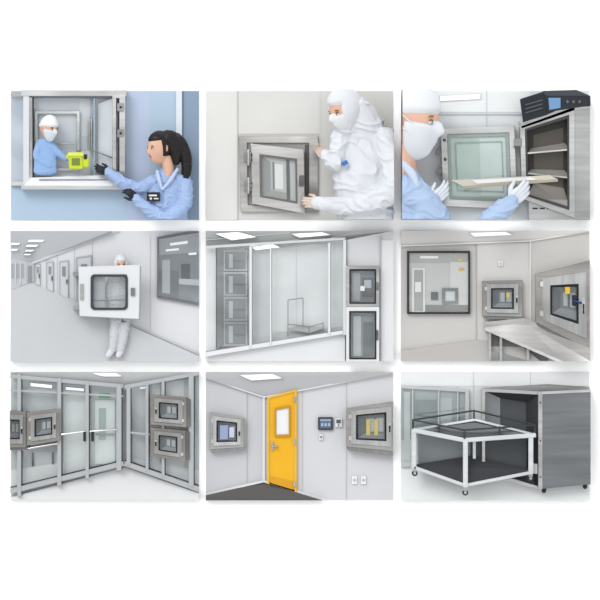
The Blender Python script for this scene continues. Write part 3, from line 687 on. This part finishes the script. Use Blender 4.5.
for x in (352,361):
    with G('wall_socket'):
        R('plate',x,476,x+5,484,1,2.8,WHITE,0.2); CYL('socket',(x+2.5,480),1.5,2,3.4,M((190,190,194)))
passbox([(346,408),(396,401),(396,451),(346,446)],9,172,'mid','r',warm=2,fw=.11,depthside=[(346,444),(396,449),(396,456),(348,450)])
with G('yellow_door_reflection'):  # muted yellow strips painted in as the yellow door's reflection
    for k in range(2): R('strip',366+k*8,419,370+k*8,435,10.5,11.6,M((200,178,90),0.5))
with G('notice_screen'):
    R('screen',220,425,228,439,9,10.1,M((150,160,205),0.3)); R('screen_text',229.5,427,234.5,437,9,10.1,M((206,212,232),0.3))

# =====================================================  PHOTO 9
CLIP=(401,372,589,500)
with G('wall_back'):
    R('wall_surface',401,372,589,500,-0.4,0.5,M((226,228,229),0.5,0,0.02)); R('wall_top_band',401,372,589,386,0,0.9,M((236,238,239),0.5))
    for x in (473,530): R('panel_seam',x,372,x+.8,466,0,1.2,M((206,209,211)))
with G('floor'): Q('floor_surface',[(401,466),(589,462),(589,500),(401,500)],0,[1.5,1.5,9,9],M((232,234,235),0.2))
with G('window_1'):
    q=[(401,386),(466,391),(466,462),(401,464)]
    ring('frame',[(397,385),(469,389),(469,465),(397,467)],[(397,388),(465,392),(465,461),(397,462)],0.5,5,M((200,204,205),0.35,0.2),0.2)
    Q('view_back',q,0.5,2,M((158,168,167),0.3)); Q('view_floor',[(401,440),(466,436),(466,462),(401,464)],1,2.5,M((188,194,193),0.3)); R('view_column',404,392,410,440,1,2.8,M((192,198,197))); R('view_unit',416,400,436,438,1,2.8,M((132,142,142),0.3)); R('view_unit_light',440,398,452,437,1,2.8,M((180,188,187),0.3))
    for x in (412,438,457): R('mullion',x,387,x+1.2,463,2,4.5,M((200,204,205)))
    Q('glass',q,3,3.4,GL(fac=0.10))
with G('stainless_chamber'):
    Q('top_panel',[(480,388),(548,384),(589,387),(589,391),(538,393)],2,[6,4,8,16,18],steel(180))
    Q('side_panel',[(538,391),(592,389),(592,483),(538,488)],3,22,M((126,129,132),0.34,0.8,0.14,2.4,(0.5,1,9),k=1.3,sheet=0.07),0.4)
    Q('side_edge_top',[(538,391),(592,389),(592,391.4),(538,393.8)],20,23,steel(205)); Q('side_edge_front',[(537,391),(541,391),(541,488),(537,488)],20,23.5,steel(190),0.3)
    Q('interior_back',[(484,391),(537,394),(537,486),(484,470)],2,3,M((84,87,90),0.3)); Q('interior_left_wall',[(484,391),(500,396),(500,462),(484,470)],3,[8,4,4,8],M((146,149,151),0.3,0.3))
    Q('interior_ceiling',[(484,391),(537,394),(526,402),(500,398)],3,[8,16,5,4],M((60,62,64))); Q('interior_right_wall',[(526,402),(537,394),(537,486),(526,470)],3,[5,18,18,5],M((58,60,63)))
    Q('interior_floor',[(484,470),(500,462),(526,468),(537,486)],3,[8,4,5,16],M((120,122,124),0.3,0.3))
    ring('opening_frame',[(481,388),(541,391),(541,489),(481,473)],[(484.5,391.5),(537,394.5),(537,485),(484.5,469.5)],4,19,steel(195),0.4)
    for y in (402,440,476): BALL('bolt',(539,y,24),.8,RUB)
    for (x,y) in ((543,489),(584,485)): T('foot',[(x,y-2,16),(x,y+1,16)],[2,2.4],DARK)
    Q('front_control_box',[(529,462),(536,463),(536,473),(529,472)],18,25,M((200,202,203),0.3),0.3)
with G('steel_trolley'):
    A=(412,429);B=(463,439);C=(534,434);D=(474,419)
    ST=M((224,227,230),0.25,0.6,0.08,3,(0.6,1,6),k=1.3,sheet=0.1)
    Q('top_tray',[A,D,C,B],18,[27,20,24,32],steel(178)); Q('tray_liner',[(420,429),(473,421.5),(525,433.5),(464,436)],20,[29,24,27,34],M((118,122,125),0.2,0.5))
    bar('top_beam_front',A,B,4.4,22,34,ST,0.5); bar('top_beam_right',B,C,4.4,22,34,ST,0.5); bar('top_beam_back',A,D,2.2,18,26,ST,0.3); bar('top_beam_far',D,C,2.2,18,25,ST,0.3)
    DR=M((66,69,72),0.3,0.3)
    T('guard_rail',[(412,419,29),(473,410,24),(533,424,28)],0.9,DR)
    T('guard_rail_front',[(412,419,29),(463,429,35),(533,424,30)],0.9,DR)
    for x,y,h,z in ((412,428,-9,29),(463,437,-8,35),(533,433,-9,29),(473,418,-8,24),(438,432,-7,32),(498,434,-8,32)): T('rail_post',[(x,y,z),(x,y+h,z)],0.9,DR)
    Q('lower_platform',[(413,464),(470,455),(530,469),(464,482)],14,[24,16,22,30],M((56,58,61),0.3,0.2)); bar('lower_beam_front',(413,466),(464,484),3.2,18,33,ST,0.5); bar('lower_beam_right',(464,484),(530,471),3.2,18,32,ST,0.5)
    Q('far_side_panel',[(418,434),(470,440),(470,458),(418,464)],5,12,M((138,144,146),0.3,0.2)); Q('right_underpanel',[(470,440),(526,438),(526,468),(470,458)],8,13,M((80,83,86),0.3,0.2))
    for (x,y0,y1,z) in ((413,428,468,33),(464,438,486,36),(529,434,473,33)): R('leg',x-2.4,y0,x+2.4,y1,z-8,z,ST,0.6)
    R('leg_back',472,420,475,458,15,19,ST,0.4)
    for (x,y,z) in ((414,472,27),(464,491,31),(529,477,28)):
        CYL('caster_wheel',(x,y),3.0,z-2,z+1.5,M((50,52,54),0.5)); CYL('caster_hub',(x,y),1.3,z+1.2,z+2.2,steel(210)); R('caster_fork',x-2,y-5,x+2,y-1.5,z-3,z+2,steel(190),0.3)

# ---------------- light ----------------
CLIP=None
w=bpy.data.worlds.new('World'); scene.world=w; w.use_nodes=True; nt=w.node_tree
bg=nt.nodes['Background']; tc=nt.nodes.new('ShaderNodeTexCoord'); nz=nt.nodes.new('ShaderNodeTexNoise'); mr=nt.nodes.new('ShaderNodeMapRange')
nz.inputs['Scale'].default_value=2.6; nz.inputs['Detail'].default_value=2
mr.inputs['From Min'].default_value=0.35; mr.inputs['From Max'].default_value=0.65; mr.inputs['To Min'].default_value=0.68; mr.inputs['To Max'].default_value=1.75
nt.links.new(tc.outputs['Generated'],nz.inputs['Vector']); nt.links.new(nz.outputs['Fac'],mr.inputs['Value']); nt.links.new(mr.outputs['Result'],bg.inputs['Strength'])
bg.inputs[0].default_value=(0.985,0.995,1,1)
sd=bpy.data.lights.new('sun','SUN'); sd.energy=1.5; sd.angle=math.radians(30)
so=bpy.data.objects.new('sun_light',sd); scene.collection.objects.link(so)
so.rotation_euler=Vector((0.5,0.9,-0.75)).to_track_quat('-Z','Y').to_euler(); so.location=(-5,-10,8)
# ---------------- camera ----------------
cd=bpy.data.cameras.new('camera'); cd.sensor_width=36; cd.lens=36*40/6.0; cd.clip_end=200
co=bpy.data.objects.new('camera',cd); scene.collection.objects.link(co); co.location=(0,-40,0); co.rotation_euler=(math.pi/2,0,0)
scene.camera=co
